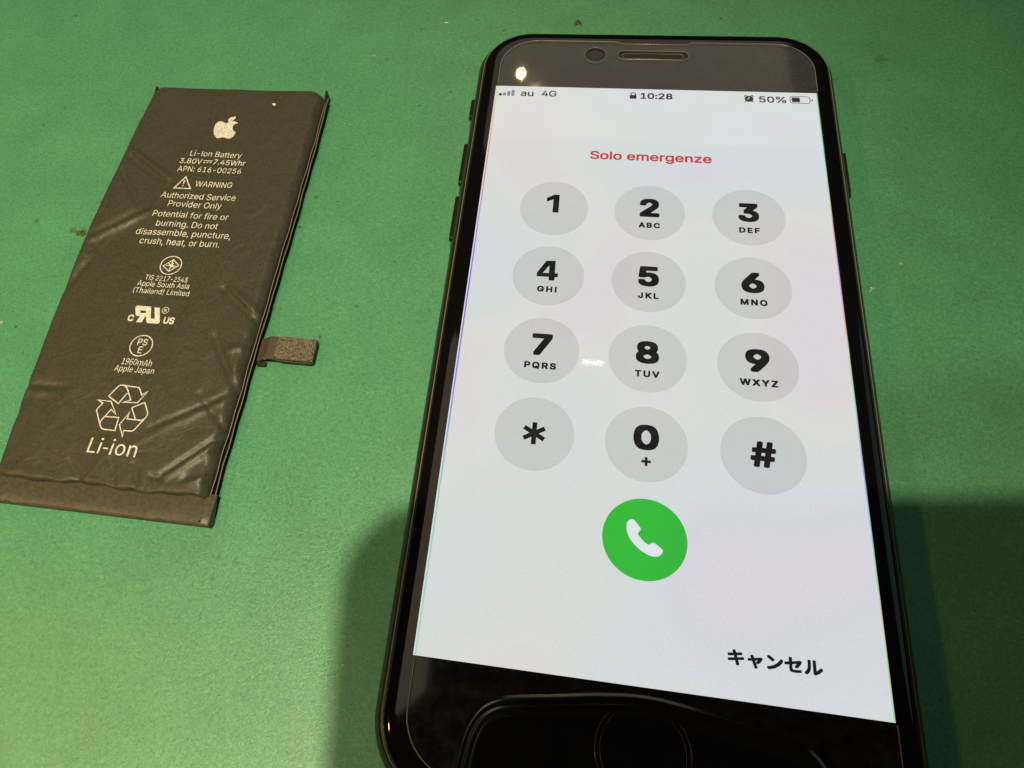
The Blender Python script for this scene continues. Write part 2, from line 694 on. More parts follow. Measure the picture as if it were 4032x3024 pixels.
M['key'] = emissive('display_grey', (0.605, 0.606, 0.612), 1.0, 0.06)
M['ink'] = emissive('display_black', (0.010, 0.011, 0.014), 1.0)
M['grey_ink'] = emissive('display_mid_grey', (0.24, 0.245, 0.25), 1.0)
M['red_ink'] = emissive('display_red', (0.58, 0.055, 0.06), 1.0)
M['green_px'] = emissive('display_green', (0.045, 0.50, 0.050), 1.0, 0.03)
M['white_px'] = emissive('display_pure_white', (0.80, 0.82, 0.85), 1.0)
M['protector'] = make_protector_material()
M['film'] = make_film_material()
M['film_left'] = make_film_material(True)
M['wrap'] = principled('battery_wrap', (0.054, 0.056, 0.041), 0.44, 0.5, grain=0.22, gscale=2200, bump=0.35, bscale=2400)
def add_crumple(m, scale, dist, strength):
    nt = m.node_tree
    b = next(n for n in nt.nodes if n.type == 'BSDF_PRINCIPLED')
    tc = N(nt, 'ShaderNodeTexCoord')
    nz = N(nt, 'ShaderNodeTexNoise')
    nz.inputs['Scale'].default_value = scale
    nz.inputs['Detail'].default_value = 2
    nz.inputs['Distortion'].default_value = 1.5
    nt.links.new(tc.outputs['Object'], nz.inputs['Vector'])
    bp = N(nt, 'ShaderNodeBump')
    bp.inputs['Strength'].default_value = strength
    bp.inputs['Distance'].default_value = dist
    nt.links.new(nz.outputs['Fac'], bp.inputs['Height'])
    old = b.inputs['Normal'].links[0].from_node
    nt.links.new(bp.outputs[0], old.inputs['Normal'])


add_crumple(M['wrap'], 170, 0.0006, 0.5)
M['strip'] = principled('battery_end_wrap', (0.070, 0.070, 0.050), 0.42, 0.5, grain=0.25, gscale=1800, bump=0.4, bscale=1600)
M['wall'] = principled('battery_wall', (0.020, 0.020, 0.019), 0.55, 0.4, grain=0.2, gscale=1500, bump=0.2)
M['fold'] = principled('wrap_cut_edge', (0.26, 0.23, 0.17), 0.5)
M['print'] = principled('silver_print', (0.70, 0.72, 0.68), 0.5, 0.3, grain=0.34, gscale=3800)
M['foam'] = principled('fuzzy_foam', (0.13, 0.12, 0.095), 0.85, 0.3, grain=0.75, gscale=2600, bump=1.0, bscale=2600)
M['fibre'] = principled('foam_fibre', (0.34, 0.31, 0.24), 0.6)
M['flex'] = principled('flex_cable', (0.085, 0.074, 0.055), 0.35, grain=0.2)
M['copper'] = principled('copper', (0.75, 0.42, 0.22), 0.3, metal=1.0)
M['lint'] = principled('pale_lint', (0.75, 0.74, 0.66), 0.7)
M['crumb'] = principled('dark_crumb', (0.05, 0.04, 0.02), 0.8)
M['slab'] = principled('dark_phone_case', (0.012, 0.013, 0.017), 0.5)
M['scratch'] = principled('scuff', (0.16, 0.15, 0.12), 0.5)

# ------------------------------------------------------------------ setting: the work mat
mrings = []
for inset, z in ((0.0, -2.4), (0.0, -0.3), (0.3, 0.0)):
    mrings.append([(x, y, z) for x, y in rrect(-420 + inset, -260 + inset, 380 - inset, 340 - inset, 14, 6)])
work_mat = loft('work_mat', mrings, M['mat'], None, True, True, False)
work_mat['kind'] = 'structure'

# ------------------------------------------------------------------ the smartphone
PX, PY, ZG = 33.55, 69.15, 7.06           # half width, half length, top of the front glass (mm)
phone = empty('smartphone', (0, 0, 0), 'black smartphone with lit keypad screen lying on the green mat', 'smartphone')


def ring(inset, z, r=10.5):
    return [(x, y, z) for x, y in rrect(-PX + inset, -PY + inset, PX - inset, PY - inset, max(1.0, r - inset), 14)]


prof = []
for i in range(15):
    z = 0.02 + (6.10 - 0.02) * i / 14
    t = (z - 3.3) / 3.3
    prof.append((3.1 * (1 - math.sqrt(max(0.0, 1 - min(1, abs(t)) ** 2.4))), z))
body = loft('body', [ring(a, z) for a, z in prof] + [ring(3.0, 6.10)], M['frame'], phone)
gl = [(1.62, 6.14), (1.52, 6.24), (1.50, 6.36), (1.62, 6.55), (1.95, 6.78), (2.45, 6.95), (3.0, 7.03), (3.6, ZG)]
front = loft('front_glass', [ring(a, z) for a, z in gl], M['front'], phone)
bead('gasket', rrect(-PX + 1.25, -PY + 1.25, PX - 1.25, PY - 1.25, 9.3, 14), 0.14, 0.12, 6.08, M['gap'], phone)


bead('frame_highlight', rrect(-PX + 0.62, -PY + 0.62, PX - 0.62, PY - 0.62, 9.9, 14), 0.10, 0.10, 5.32, M['gap'], body)  # pale bead painted in for the highlight line along the frame's side


def side_button(name, side, y0, y1, z0=2.6, z1=4.2, out=0.55):
    x_in, x_out = side * (PX - 0.6), side * (PX + out)
    pr = rrect(y0, z0, y1, z1, 0.7, 5)
    rings = []
    for x, ins in ((x_in, 0.0), (x_out - side * 0.15, 0.0), (x_out, 0.15)):
        cy, cz = (y0 + y1) / 2, (z0 + z1) / 2
        rings.append([(x, cy + (a - cy) * (1 - ins / ((y1 - y0) / 2)), cz + (b - cz) * (1 - ins / ((z1 - z0) / 2))) for a, b in pr])
    return loft(name, rings, M['frame'], body)


side_button('mute_switch', -1, 46.6, 51.6)
side_button('volume_button', -1, 30.0, 40.0)
side_button('volume_button', -1, 17.2, 27.2)
side_button('power_button', 1, 30.8, 41.0)

# display: lit panel with its printed interface
PT = 58.43 / 375.0


def sx(p):
    return (p - 187.5) * PT


def sy(p):
    return (333.5 - p) * PT


ZD = 7.10
display = fill('display', [[(-29.215, -51.97), (29.215, -51.97), (29.215, 51.97), (-29.215, 51.97)]], ZD, M['screen'], phone)
ZK, ZI, ZJ = ZD + 0.02, ZD + 0.04, ZD + 0.06

# status bar
sig = empty('signal_bars', None)
sig.parent = display
for i, h in enumerate((4.0, 5.6, 7.8, 9.8)):
    x = 4.9 + 5.1 * i
    fill('signal_bar', [[(sx(a), sy(b)) for a, b in rrect(x, 16.9 - h, x + 3.7, 16.9, 1.2, 3)]], ZI, M['ink'] if i == 0 else M['grey_ink'], display)
bpy.data.objects.remove(sig)
text('carrier_text', 'au', sx(31.7), sx(47.2), sy(16.7), 10.0 * PT, ZI, M['ink'], display, 0.012)
text('network_text', '4G', sx(57.1), sx(75.0), sy(16.5), 10.0 * PT, ZI, M['ink'], display, 0.012)
text('clock_text', '10:28', sx(174.8), sx(211.9), sy(16.3), 9.7 * PT, ZI, M['ink'], display, 0.024)
text('charge_text', '50%', sx(310.0), sx(340.2), sy(17.2), 9.8 * PT, ZI, M['ink'], display, 0.016)
fill('lock_icon', [[(sx(a), sy(b)) for a, b in rrect(162.2, 10.4, 170.2, 16.6, 1.0, 3)]], ZI, M['ink'], display)
arc = [(sx(166.2 + 2.6 * math.cos(math.radians(t))), sy(9.2 - 2.8 * math.sin(math.radians(t)))) for t in range(0, 181, 15)]
arc = [(sx(168.8), sy(10.8))] + arc + [(sx(163.6), sy(10.8))]
strokes('lock_shackle', [(arc, False)], 1.25 * PT, ZI, M['ink'], display)
# alarm clock icon
ac = (298.9, 11.8)
fill('alarm_icon', [[(sx(a), sy(b)) for a, b in circle(ac[0], ac[1], 4.9, 28)]], ZI, M['ink'], display)
strokes('alarm_hands', [([(sx(298.9), sy(8.9)), (sx(298.9), sy(12.3)), (sx(296.4), sy(12.3))], False)], 1.0 * PT, ZJ, M['key'], display)
strokes('alarm_bells', [([(sx(294.0), sy(8.6)), (sx(294.6), sy(7.0)), (sx(296.6), sy(6.2))], False),
                        ([(sx(303.8), sy(8.6)), (sx(303.2), sy(7.0)), (sx(301.2), sy(6.2))], False),
                        ([(sx(295.4), sy(15.2)), (sx(294.4), sy(17.4))], False),
                        ([(sx(302.4), sy(15.2)), (sx(303.4), sy(17.4))], False)], 1.3 * PT, ZI, M['ink'], display)
strokes('charge_outline', [([(sx(a), sy(b)) for a, b in rrect(344.6, 6.3, 366.4, 17.0, 3.2, 5)], True)], 0.8 * PT, ZI, M['ink'], display)
fill('charge_level', [[(sx(a), sy(b)) for a, b in rrect(346.4, 8.0, 355.4, 15.4, 1.4, 4)]], ZI, M['ink'], display)
fill('charge_nub', [[(sx(a), sy(b)) for a, b in rrect(368.2, 10.2, 369.5, 13.2, 0.6, 3)]], ZI, M['ink'], display)

text('headline_text', 'Solo emergenze', sx(119.8), sx(254.4), sy(113.8), 12.2 * PT, ZI, M['red_ink'], display, 0.020)
text('cancel_text', 'キャンセル', sx(253.3), sx(325.7), sy(641.6), 12.6 * PT, ZI, M['ink'], display, 0.016, font=F_CJK, fit_box=True)

letters = {'2': 'ABC', '3': 'DEF', '4': 'GHI', '5': 'JKL', '6': 'MNO', '7': 'PQRS', '8': 'TUV', '9': 'WXYZ'}
dig_w = {'1': 13.9, '2': 21.2, '3': 21.6, '4': 22.6, '5': 21.4, '6': 22.6, '7': 20.6, '8': 22.4, '9': 22.6, '0': 23.4}
let_w = {'2': 22.5, '3': 21.0, '4': 20.4, '5': 20.8, '6': 26.0, '7': 31.5, '8': 23.5, '9': 35.0}
rows = ['123', '456', '789', '*0#']
key_mesh = None
for r, row in enumerate(rows):
    for c, ch in enumerate(row):
        kx, ky = 187.2 + 103.2 * (c - 1), 187.4 + 90.2 * r
        disc = circle(sx(kx), sy(ky), 37.4 * PT, 72)
        kb = fill('key_button', [disc], ZK, M['key'], phone)
        if ch in dig_w:
            w = dig_w[ch]
            xo = -2.0 if ch == '1' else 0.0
            if ch == '1':
                one = [(83.6, 168.6), (89.3, 168.6), (89.3, 193.8), (82.7, 193.8), (82.7, 175.4), (75.4, 179.2), (75.4, 173.6)]
                fill('digit', [[(sx(kx - 84.0 + a), sy(ky - 187.4 + b)) for a, b in one]], ZI, M['ink'], kb)
                continue
            if ch == '4':
                l4 = []
                for loop in ([(936, 886), (1013, 886), (1005, 988), (1030, 989), (1028, 1021), (1003, 1020), (1001, 1048), (953, 1046), (955, 1017), (857, 1012), (858, 982)],
                             [(960, 924), (906, 984), (957, 986)]):
                    l4.append([at(1700 + a * 900 / 1866, 600 + b * 900 / 1866, ZD).to_2d()[:] for a, b in loop])
                fill('digit', l4, ZI, M['ink'], kb)
                text('key_letters', letters[ch], sx(kx - let_w[ch] / 2), sx(kx + let_w[ch] / 2), sy(ky + 21.2), 7.2 * PT, ZI, M['ink'], kb, 0.040, 1.25)
                continue
            text('digit', ch, sx(kx + xo - w / 2), sx(kx + xo + w / 2), sy(ky + 6.3), 25.0 * PT, ZI, M['ink'], kb, 0.038)
        if ch in letters:
            w = let_w[ch]
            text('key_letters', letters[ch], sx(kx - w / 2), sx(kx + w / 2), sy(ky + 21.2), 7.2 * PT, ZI, M['ink'], kb, 0.040, 1.25)
        if ch == '0':
            q, t = 4.3, 1.25
            px, py = kx + 0.2, ky + 17.6
            pl = [(-t, -q), (t, -q), (t, -t), (q, -t), (q, t), (t, t), (t, q), (-t, q), (-t, t), (-q, t), (-q, -t), (-t, -t)]
            fill('plus_sign', [[(sx(px + a), sy(py + b)) for a, b in pl]], ZI, M['ink'], kb)
        if ch == '*':
            V, L = [], []
            for i in range(6):
                a = math.radians(90 + 60 * i)
                a1, a2 = a - math.radians(30), a + math.radians(30)
                t, q = 2.25, 11.2
                d = (math.cos(a), math.sin(a))
                n = (-d[1], d[0])
                L.append((d[0] * 3.9 * math.cos(math.radians(0)) * 0 + math.cos(a1) * 2 * t * 1.0, math.sin(a1) * 2 * t * 1.0))
                L.append((d[0] * q - n[0] * t, d[1] * q - n[1] * t))
                L.append((d[0] * q + n[0] * t, d[1] * q + n[1] * t))
            fill('asterisk', [[(sx(kx + a), sy(ky + b)) for a, b in L]], ZI, M['ink'], kb)
        if ch == '#':
            text('hash_sign', '#', sx(kx - 11.4), sx(kx + 11.4), sy(ky + 12.6), 25.2 * PT, ZI, M['ink'], kb, 0.030)
call = fill('call_button', [circle(sx(187.0), sy(547.2), 36.2 * PT, 80)], ZK, M['green_px'], phone)
hs = [(1710, 72), (1697, 80), (1687, 97), (1687, 140), (1703, 185), (1735, 228), (1775, 265), (1815, 290), (1850, 302), (1880, 303),
      (1903, 288), (1911, 268), (1902, 254), (1862, 221), (1846, 216), (1832, 226), (1818, 228), (1793, 208), (1768, 180), (1756, 162), (1762, 150), (1775, 135),
      (1771, 124), (1741, 84), (1727, 73)]
hp = []
for x, y in catmull(hs, 4):
    p = at(1400 + x * 0.632911, 2000 + y * 0.632911, ZD)
    hp.append((p.x, p.y))
fill('handset_icon', [hp], ZI, M['white_px'], call)

# tempered-glass protector with its cut-outs
ZP = 7.34
out_l = []
for x, y in rrect(-28.9, -65.2, 29.3, 64.6, 7.0, 12):
    out_l.append((x, y))
# shallow step of the top edge above the earpiece
top_i = [i for i, (x, y) in enumerate(out_l) if abs(y - 64.6) < 1e-6]
i0 = min(top_i)
step = [(7.4, 64.6), (6.7, 64.15), (6.0, 64.0), (-5.0, 64.0), (-5.9, 64.2), (-6.6, 64.5), (-7.3, 64.6)]
out_l = out_l[:i0 + 1] + step + out_l[i0 + 1:]
notch = [(-22.6, -65.15), (-22.3, -62.5), (-21.7, -59.6), (-20.4, -57.2), (-18.4, -55.7), (-15.5, -54.95), (-10.6, -54.2), (-5.0, -53.3), (0.0, -52.9)]
notch = notch + [(-x, y) for x, y in notch[-2::-1]]
notch_s = catmull(notch, 6, False)
# outer loop runs anticlockwise; replace its bottom run by the home-button opening
prot_loop = []
for x, y in out_l:
    prot_loop.append((x, y))
bot = [i for i, (x, y) in enumerate(prot_loop) if y < -65.19]
cut = bot[0] + 1
prot_outline = prot_loop[:cut] + notch_s + prot_loop[cut:]
cam_hole = circle(-10.75, 60.8, 2.05, 40)
ear_hole = rrect(-6.5, 59.7, 6.8, 62.1, 1.15, 8)
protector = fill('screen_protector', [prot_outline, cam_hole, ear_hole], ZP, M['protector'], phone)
up_run = [p for p in prot_loop[:bot[0] + 1] if p[1] > 0]
bead('protector_edge', [(29.3, 52.2)] + up_run + [(-28.9, 52.2)], 0.16, 0.05, ZP - 0.03, M['rim'], protector, False)
low_left = [p for p in prot_loop[:bot[0] + 1] if p[1] < 0]
bead('protector_edge', [(-28.9, -52.2)] + low_left, 0.16, 0.05, ZP - 0.03, M['rim'], protector, False)
low_right = [p for p in prot_loop[bot[-1]:] if p[1] < 0]
bead('protector_edge', low_right + [(29.3, -52.2)], 0.16, 0.05, ZP - 0.03, M['rim'], protector, False)
bead('camera_cutout_edge', cam_hole, 0.15, 0.05, ZP - 0.03, M['rim'], protector)
bead('earpiece_cutout_edge', ear_hole, 0.14, 0.05, ZP - 0.03, M['rim'], protector)
# rounded lip of the glass round the home-button opening
lip_prof = [(0.0, 0.0), (0.03, 0.012), (0.33, 0.144), (0.36, 0.155), (0.39, 0.162), (0.62, 0.210), (0.66, 0.212), (0.8, 0.08), (0.95, -0.12), (1.15, -0.13), (1.35, -0.03), (1.55, -0.04), (1.8, -0.20), (2.0, -0.22), (2.2, -0.17), (2.45, -0.265)]
V, Fc = [], []
n = len(notch_s)
for i in range(n):
    a, b = Vector(notch_s[max(i - 1, 0)]), Vector(notch_s[min(i + 1, n - 1)])
    d = (b - a).normalized()
    nn = Vector((d.y, -d.x))
    for s, q in lip_prof:
        V.append((notch_s[i][0] + nn.x * s, notch_s[i][1] + nn.y * s, ZP + q))
P = len(lip_prof)
for i in range(n - 1):
    for k in range(P - 1):
        Fc.append((i * P + k, i * P + k + 1, (i + 1) * P + k + 1, (i + 1) * P + k))
mesh('home_cutout_lip', V, Fc, M['lip'], protector, True)
# interference strips along both long sides of the display
for xa, xb in ((-29.02, -28.78), (29.00, 29.21)):
    fill('edge_film', [[(xa, -51.9), (xb, -51.9), (xb, 51.9), (xa, 51.9)]], ZD + 0.10, M['film_left'] if xa < 0 else M['film'], protector)

# home button, earpiece, front camera
hr = []
for rr, z in ((5.75, ZG + 0.01), (5.6, ZG + 0.05), (5.45, ZG + 0.02), (5.2, ZG + 0.03), (0.4, ZG + 0.02)):
    hr.append([(x, y, z) for x, y in circle(0.1, -59.25, rr, 72)])
home = loft('home_button', hr, M['front_in'], phone, True, False)
bead('home_ring', circle(0.1, -59.25, 5.7, 80), 0.16, 0.05, ZG + 0.02, M['rim_dim'], home)
bead('home_ring', circle(0.1, -59.25, 5.1, 80), 0.10, 0.04, ZG + 0.03, M['rim_dim'], home)
ear = fill('earpiece', [rrect(-5.4, 60.2, 5.7, 61.5, 0.62, 6)], ZG + 0.012, M['mesh'], phone)
bead('earpiece_rim', rrect(-5.5, 60.1, 5.8, 61.6, 0.7, 6), 0.12, 0.06, ZG + 0.01, M['rim'], ear)
fc = fill('front_camera', [circle(-10.75, 60.8, 1.3, 32)], ZG + 0.012, M['lens'], phone)

# ------------------------------------------------------------------ the battery
battery = empty('battery', (0, 0, 0), 'wrinkled black phone battery printed with silver text and symbols', 'battery')
ZB = 3.25
K1 = 1400.0 / 2212.0


def c1(x, y, z=ZB):
    p = at(x * K1, y * K1, z)
    return (p.x, p.y)


def c2(x, y, z=ZB):
    p = at(x * K1, 900 + y * K1, z)
    return (p.x, p.y)


creases = []          # (p0, p1, amplitude, width)


def crease(p0, p1, amp, w):
    creases.append((Vector(p0), Vector(p1), amp * 2.0, w * 0.9))


crease(c2(1510, 985), c2(930, 1240), -0.16, 0.55)
crease(c2(1490, 1030), c2(1000, 1250), 0.14, 0.7)
crease(c2(1395, 1275), c2(1005, 1525), -0.26, 0.55)
crease(c2(1400, 1310), c2(1030, 1545), 0.26, 0.8)
crease(c2(1235, 1020), c2(1400, 1260), -0.18, 0.55)
crease(c2(1390, 370), c2(1590, 570), -0.27, 0.7)
crease(c2(1430, 380), c2(1600, 520), 0.24, 0.8)
crease(c2(1335, 670), c2(1455, 990), -0.27, 0.7)
crease(c2(1400, 760), c2(1530, 730), 0.14, 0.8)
crease(c2(1470, 880), c2(1550, 800), -0.12, 0.6)
crease(c1(815, 930), c1(1045, 1105), 0.34, 0.7)
crease(c1(810, 970), c1(1020, 1120), -0.20, 0.7)
crease(c1(755, 1050), c1(870, 1290), -0.27, 0.7)
crease(c1(560, 1490), c1(930, 1320), 0.27, 0.9)
crease(c1(560, 1455), c1(900, 1290), -0.17, 0.9)
crease(c1(580, 1490), c1(640, 1590), -0.14, 0.7)
crease(c2(160, 960), c2(410, 985), -0.18, 0.7)
crease(c2(55, 1190), c2(190, 1020), -0.14, 0.8)
crease(c2(180, 1010), c2(330, 1020), 0.14, 0.8)
crease(c2(400, 370), c2(560, 190), -0.20, 0.9)
crease(c2(430, 1440), c2(500, 1600), -0.20, 0.5)
crease(c2(690, 1430), c2(715, 1600), -0.16, 0.45)
crease(c2(830, 1450), c2(850, 1590), -0.14, 0.5)
crease(c2(930, 1530), c2(1010, 1560), -0.20, 0.5)
crease(c2(1120, 1570), c2(1170, 1530), -0.18, 0.5)
crease(c2(1180, 1590), c2(1310, 1530), 0.18, 0.6)
crease(c2(820, 1340), c2(1010, 1250), 0.08, 0.9)
crease(c2(20, 1480), c2(330, 1560), 0.12, 0.9)
crease(c2(1440, 1160), c2(1440, 1230), -0.2, 0.5)


def hb(x, y):
    h = 0.0
    for p0, p1, amp, w in creases:
        d = p1 - p0
        L2 = d.length_squared
        px, py = x - p0.x, y - p0.y
        t = (px * d.x + py * d.y) / L2
        if t < -0.3 or t > 1.3:
            continue
        tc = min(1.0, max(0.0, t))
        ex, ey = px - d.x * tc, py - d.y * tc
        r2 = (ex * ex + ey * ey) / (w * w)
        if r2 > 9:
            continue
        fade = math.sin(math.pi * min(1.0, max(0.0, 0.12 + 0.76 * tc))) ** 0.6
        h += amp * fade * math.exp(-r2)
    h += 0.10 * math.sin(0.31 * x + 0.17 * y + 1.0) * math.sin(0.23 * y - 0.11 * x) + 0.035 * math.sin(0.9 * x + 0.5 * y) * math.sin(0.7 * y + 0.4)
    return h


def left_x(y):
    pts = [(56, -102.6), (40, -103.3), (17, -104.1), (0, -103.6), (-16, -102.9), (-33, -101.6), (-40, -101.4)]
    for (ya, xa), (yb, xb) in zip(pts, pts[1:]):
        if yb <= y <= ya:
            t = (y - yb) / (ya - yb)
            return xb + (xa - xb) * t
    return pts[-1][1] if y < -33 else pts[0][1]


def right_x(y):
    return -65.1 + 0.20 * math.sin(0.05 * y) + 0.04 * math.sin(0.33 * y + 1)


YT, YL, YB = 54.0, -33.4, -37.6
# wrapped top surface: dense grid, shoulders rolling down at the sides
nu, nv = 120, 250
V, Fc = [], []
for j in range(nv + 1):
    fy = j / nv
    y = YL + (YT - YL) * fy
    for i in range(nu + 1):
        u = i / nu
        xl, xr = left_x(y), right_x(y)
        # corner rounding at the far end
        dtop = YT - y
        cr = 2.6
        ins = cr - math.sqrt(max(0.0, cr * cr - (cr - dtop) ** 2)) if dtop < cr else 0.0
        xl += ins
        xr -= ins
        x = xl + (xr - xl) * u
        el, er = x - xl, xr - x
        z = ZB + hb(x, y)
        if er < 1.6:
            z -= 1.25 * (1 - er / 1.6) ** 1.7
        if el < 1.0:
            z -= 0.7 * (1 - el / 1.0) ** 2
        if dtop < 1.0:
            z -= 0.8 * (1 - dtop / 1.0) ** 2
        dlow = y - YL
        if dlow < 0.7:
            z -= 0.35 * (1 - dlow / 0.7) ** 2 * (0.6 + 0.5 * math.sin(0.8 * x + 1.3))
        V.append((x, y + (0.22 * math.sin(0.35 * x) + 0.12 * math.sin(1.3 * x + 2)) * max(0.0, 1 - dlow / 3.0), z))
for j in range(nv):
    for i in range(nu):
        a = j * (nu + 1) + i
        Fc.append((a, a + 1, a + nu + 2, a + nu + 1))
# skirt
edge = [i for i in range(nu + 1)] + [(j + 1) * (nu + 1) - 1 for j in range(1, nv + 1)] + [nv * (nu + 1) + i for i in range(nu - 1, -1, -1)] + [j * (nu + 1) for j in range(nv - 1, 0, -1)]
b0 = len(V)
for e in edge:
    x, y, z = V[e]
    zz = 1.9 if y < YL + 0.6 else 1.2
    V.append((x, y, min(zz, z - 0.3)))
m_ = len(edge)
for i in range(m_):
    j = (i + 1) % m_
    Fc.append((edge[i], edge[j], b0 + j, b0 + i))
wrap = mesh('wrap', V, Fc, M['wrap'], battery, True)
# inner pouch: side walls down to the mat
pr = [(left_x(YB) + 0.3, YB + 0.3)] + [(left_x(y) + 0.35, y) for y in (-30, -16, 0, 17, 40, 52)] + [(-101.0, YT - 0.5), (-66.6, YT - 0.5), (-64.75, 52.0)] + [(right_x(y) + 0.35, y) for y in (40, 20, 0, -20, -33.0)] + [(-64.6, YB + 0.3)]
pouch = loft('pouch', [[(x, y, 0.01) for x, y in pr], [(x, y, 1.95) for x, y in pr]], M['wall'], battery, True, True, False)
# lower end strip in front of the wrap
V, Fc = [], []
ns = 90
xl0, xr0 = -101.9, -64.0
for i in range(ns + 1):
    t = i / ns
    x = xl0 + (xr0 - xl0) * t
    wob = 0.05 * math.sin(0.5 * x) + 0.03 * math.sin(1.7 * x + 1)
    cz = 0.25 if (x > xr0 - 0.8) else 0.0
    prs = [(YL + 0.9, 2.05), (YL - 0.1, 2.18 + 0.05 * math.sin(0.9 * x)), (YL - 1.2, 2.38 + wob), (YL - 2.6, 2.45 + wob * 0.6), (YB + 0.45, 2.42), (YB + 0.15, 2.30), (YB + 0.0 + wob * 0.5, 2.05), (YB + 0.12, 1.35), (YB + 0.6, 0.6), (YB + 0.95, 0.02)]
    for y, z in prs:
        V.append((x, y, z - cz * (z > 1)))
P = len(prs)
for i in range(ns):
    for k in range(P - 1):
        Fc.append((i * P + k, i * P + k + 1, (i + 1) * P + k + 1, (i + 1) * P + k))
Fc.append(tuple(range(ns * P, ns * P + P)))
Fc.append(tuple(range(P))[::-1])
end = mesh('end_strip', V, Fc, M['strip'], battery, True)
sharp_caps(end, 40)
fill('vent_hole', [circle(-65.4, YB + 0.62, 0.22, 14)], 2.46, M['wall'], end)
# cut edges of the folded wrap along the right side
for k, (dx, z0, wob) in enumerate(((0.42, 2.30, 0.10), (0.80, 1.75, 0.14))):
    V, Fc = [], []
    ys = [52.5 - 0.5 * i for i in range(int((52.5 - (-33.2 - k * 0.6)) / 0.5) + 1)]
    ph = 1.7 * k
    for y in ys:
        x = right_x(y) + dx + 0.05 * math.sin(0.8 * y + ph)
        z = z0 + wob * math.sin(0.11 * y + ph) + 0.03 * math.sin(0.9 * y + ph)
        if k == 1:
            z += 0.35 * min(1.0, max(0.0, (y - 8) / 40.0))
        V += [(x - 0.5, y, z - 0.25), (x - 0.02, y, z + 0.05), (x + 0.08, y, z + 0.02), (x + 0.06, y, z - 0.10), (x - 0.5, y, z - 0.45)]
    for i in range(len(ys) - 1):
        for q in range(4):
            a = i * 5 + q
            Fc.append((a, a + 1, a + 6, a + 5))
    fo = mesh('fold_edge', V, Fc, [M['wall'], M['fold']], battery, False)
    for p in fo.data.polygons:
        if p.index % 4 in (1, 2):
            p.material_index = 1
# pointed ears of the side walls at the far end
for sgn, xx in ((-1, -102.55), (1, -64.75)):
    t = 0.18
    pts = [(xx, YT - 6.0), (xx, YT + 0.35)]
    V = [(xx - t, YT - 7, 0.3), (xx + t, YT - 7, 0.3), (xx + t, YT + 0.1, 0.3), (xx - t, YT + 0.1, 0.3),
         (xx - t, YT - 7, 2.0), (xx + t, YT - 7, 2.0), (xx + t, YT - 2.2, 2.5), (xx - t, YT - 2.2, 2.5),
         (xx + t, YT + 0.1, 2.85), (xx - t, YT + 0.1, 2.85)]
    Fc = [(0, 1, 2, 3), (4, 7, 6, 5), (7, 9, 8, 6), (0, 4, 5, 1), (2, 8, 9, 3), (1, 5, 6, 8, 2), (0, 3, 9, 7, 4)]
    mesh('corner_flap', V, Fc, M['wall'], battery)

# printing on the wrap ------------------------------------------------
ZT = ZB + 0.03
LINES = [
    ('Li-Ion Battery', -88.83, -78.06, 34.65, 1.36, 0.0),
    ('APN: 616-00256', -90.27, -77.04, 30.60, 1.30, 0.0),
    ('WARNING', -85.45, -77.90, 27.00, 1.32, 0.0),
    ('Authorized Service', -91.58, -76.30, 23.92, 1.38, 0.0),
    ('Provider Only', -89.45, -78.62, 21.90, 1.38, 0.0),
    ('Potential for fire or', -91.70, -76.51, 19.32, 1.38, 0.0),
    ('burning. Do not', -90.28, -77.97, 17.10, 1.38, 0.0),
    ('disassemble, puncture,', -93.71, -74.78, 15.00, 1.38, 0.0),
    ('crush, heat, or burn.', -92.25, -76.35, 12.92, 1.38, 0.0),
    ('TIS 2217-2548', -88.36, -80.20, 5.00, 1.08, 0.0),
    ('Apple South Asia', -89.39, -79.46, 3.66, 1.08, 0.0),
    ('(Thailand) Limited', -89.71, -79.00, 2.15, 1.08, 0.0),
    ('1960mAh', -86.82, -81.35, -12.20, 1.20, 0.0),
    ('Apple Japan', -87.68, -80.44, -13.55, 1.10, 0.0),
]
for body_, x0, x1, base, cap, off in LINES:
    text('printed_text', body_, x0, x1, base, cap, ZT, M['print'], battery, off, hfun=hb, font=F_CJK if base < -10 else F_INTER)
text('printed_text', '3.80V', -90.42, -85.75, 32.62, 1.30, ZT, M['print'], battery, 0.004, hfun=hb)
text('printed_text', '7.45Whr', -83.35, -76.74, 32.68, 1.30, ZT, M['print'], battery, 0.004, hfun=hb)
strokes('direct_current_symbol', [([(-85.5, 33.50), (-83.65, 33.52)], False), ([(-85.5, 33.05), (-85.05, 33.05)], False),
                                  ([(-84.8, 33.06), (-84.35, 33.06)], False), ([(-84.1, 33.07), (-83.65, 33.07)], False)], 0.17, ZT, M['print'], battery, hb)
text('printed_text', 'Li-ion', -87.12, -78.67, -28.30, 2.55, ZT, M['print'], battery, -0.006, hfun=hb, font=F_CJK)
wt = strokes('warning_triangle', [([(-87.95, 29.25), (-89.55, 26.38), (-86.15, 26.40)], True)], 0.24, ZT, M['print'], battery, hb)
fill('exclamation_mark', [[(-88.08, 28.35), (-87.75, 28.35), (-87.83, 27.42), (-88.0, 27.42)], circle(-87.92, 27.08, 0.15, 12)], ZT, M['print'], battery, hb)
# fruit-shaped emblem with a leaf
fb = [(1405, 768), (1385, 758), (1363, 758), (1343, 772), (1331, 800), (1330, 830), (1340, 851), (1353, 860), (1370, 857), (1390, 854), (1412, 861), (1430, 860),
      (1448, 850), (1460, 836), (1466, 823), (1452, 813), (1447, 800), (1450, 785), (1462, 773), (1480, 768), (1470, 760), (1452, 756), (1430, 758), (1417, 765)]
lf = [(1421, 757), (1424, 742), (1440, 731), (1466, 727), (1463, 740), (1450, 752), (1435, 757)]
fill('fruit_emblem', [[c1(x, y) for x, y in catmull(fb, 3)], [c1(x, y) for x, y in catmull(lf, 3)]], ZT, M['print'], battery, hb)
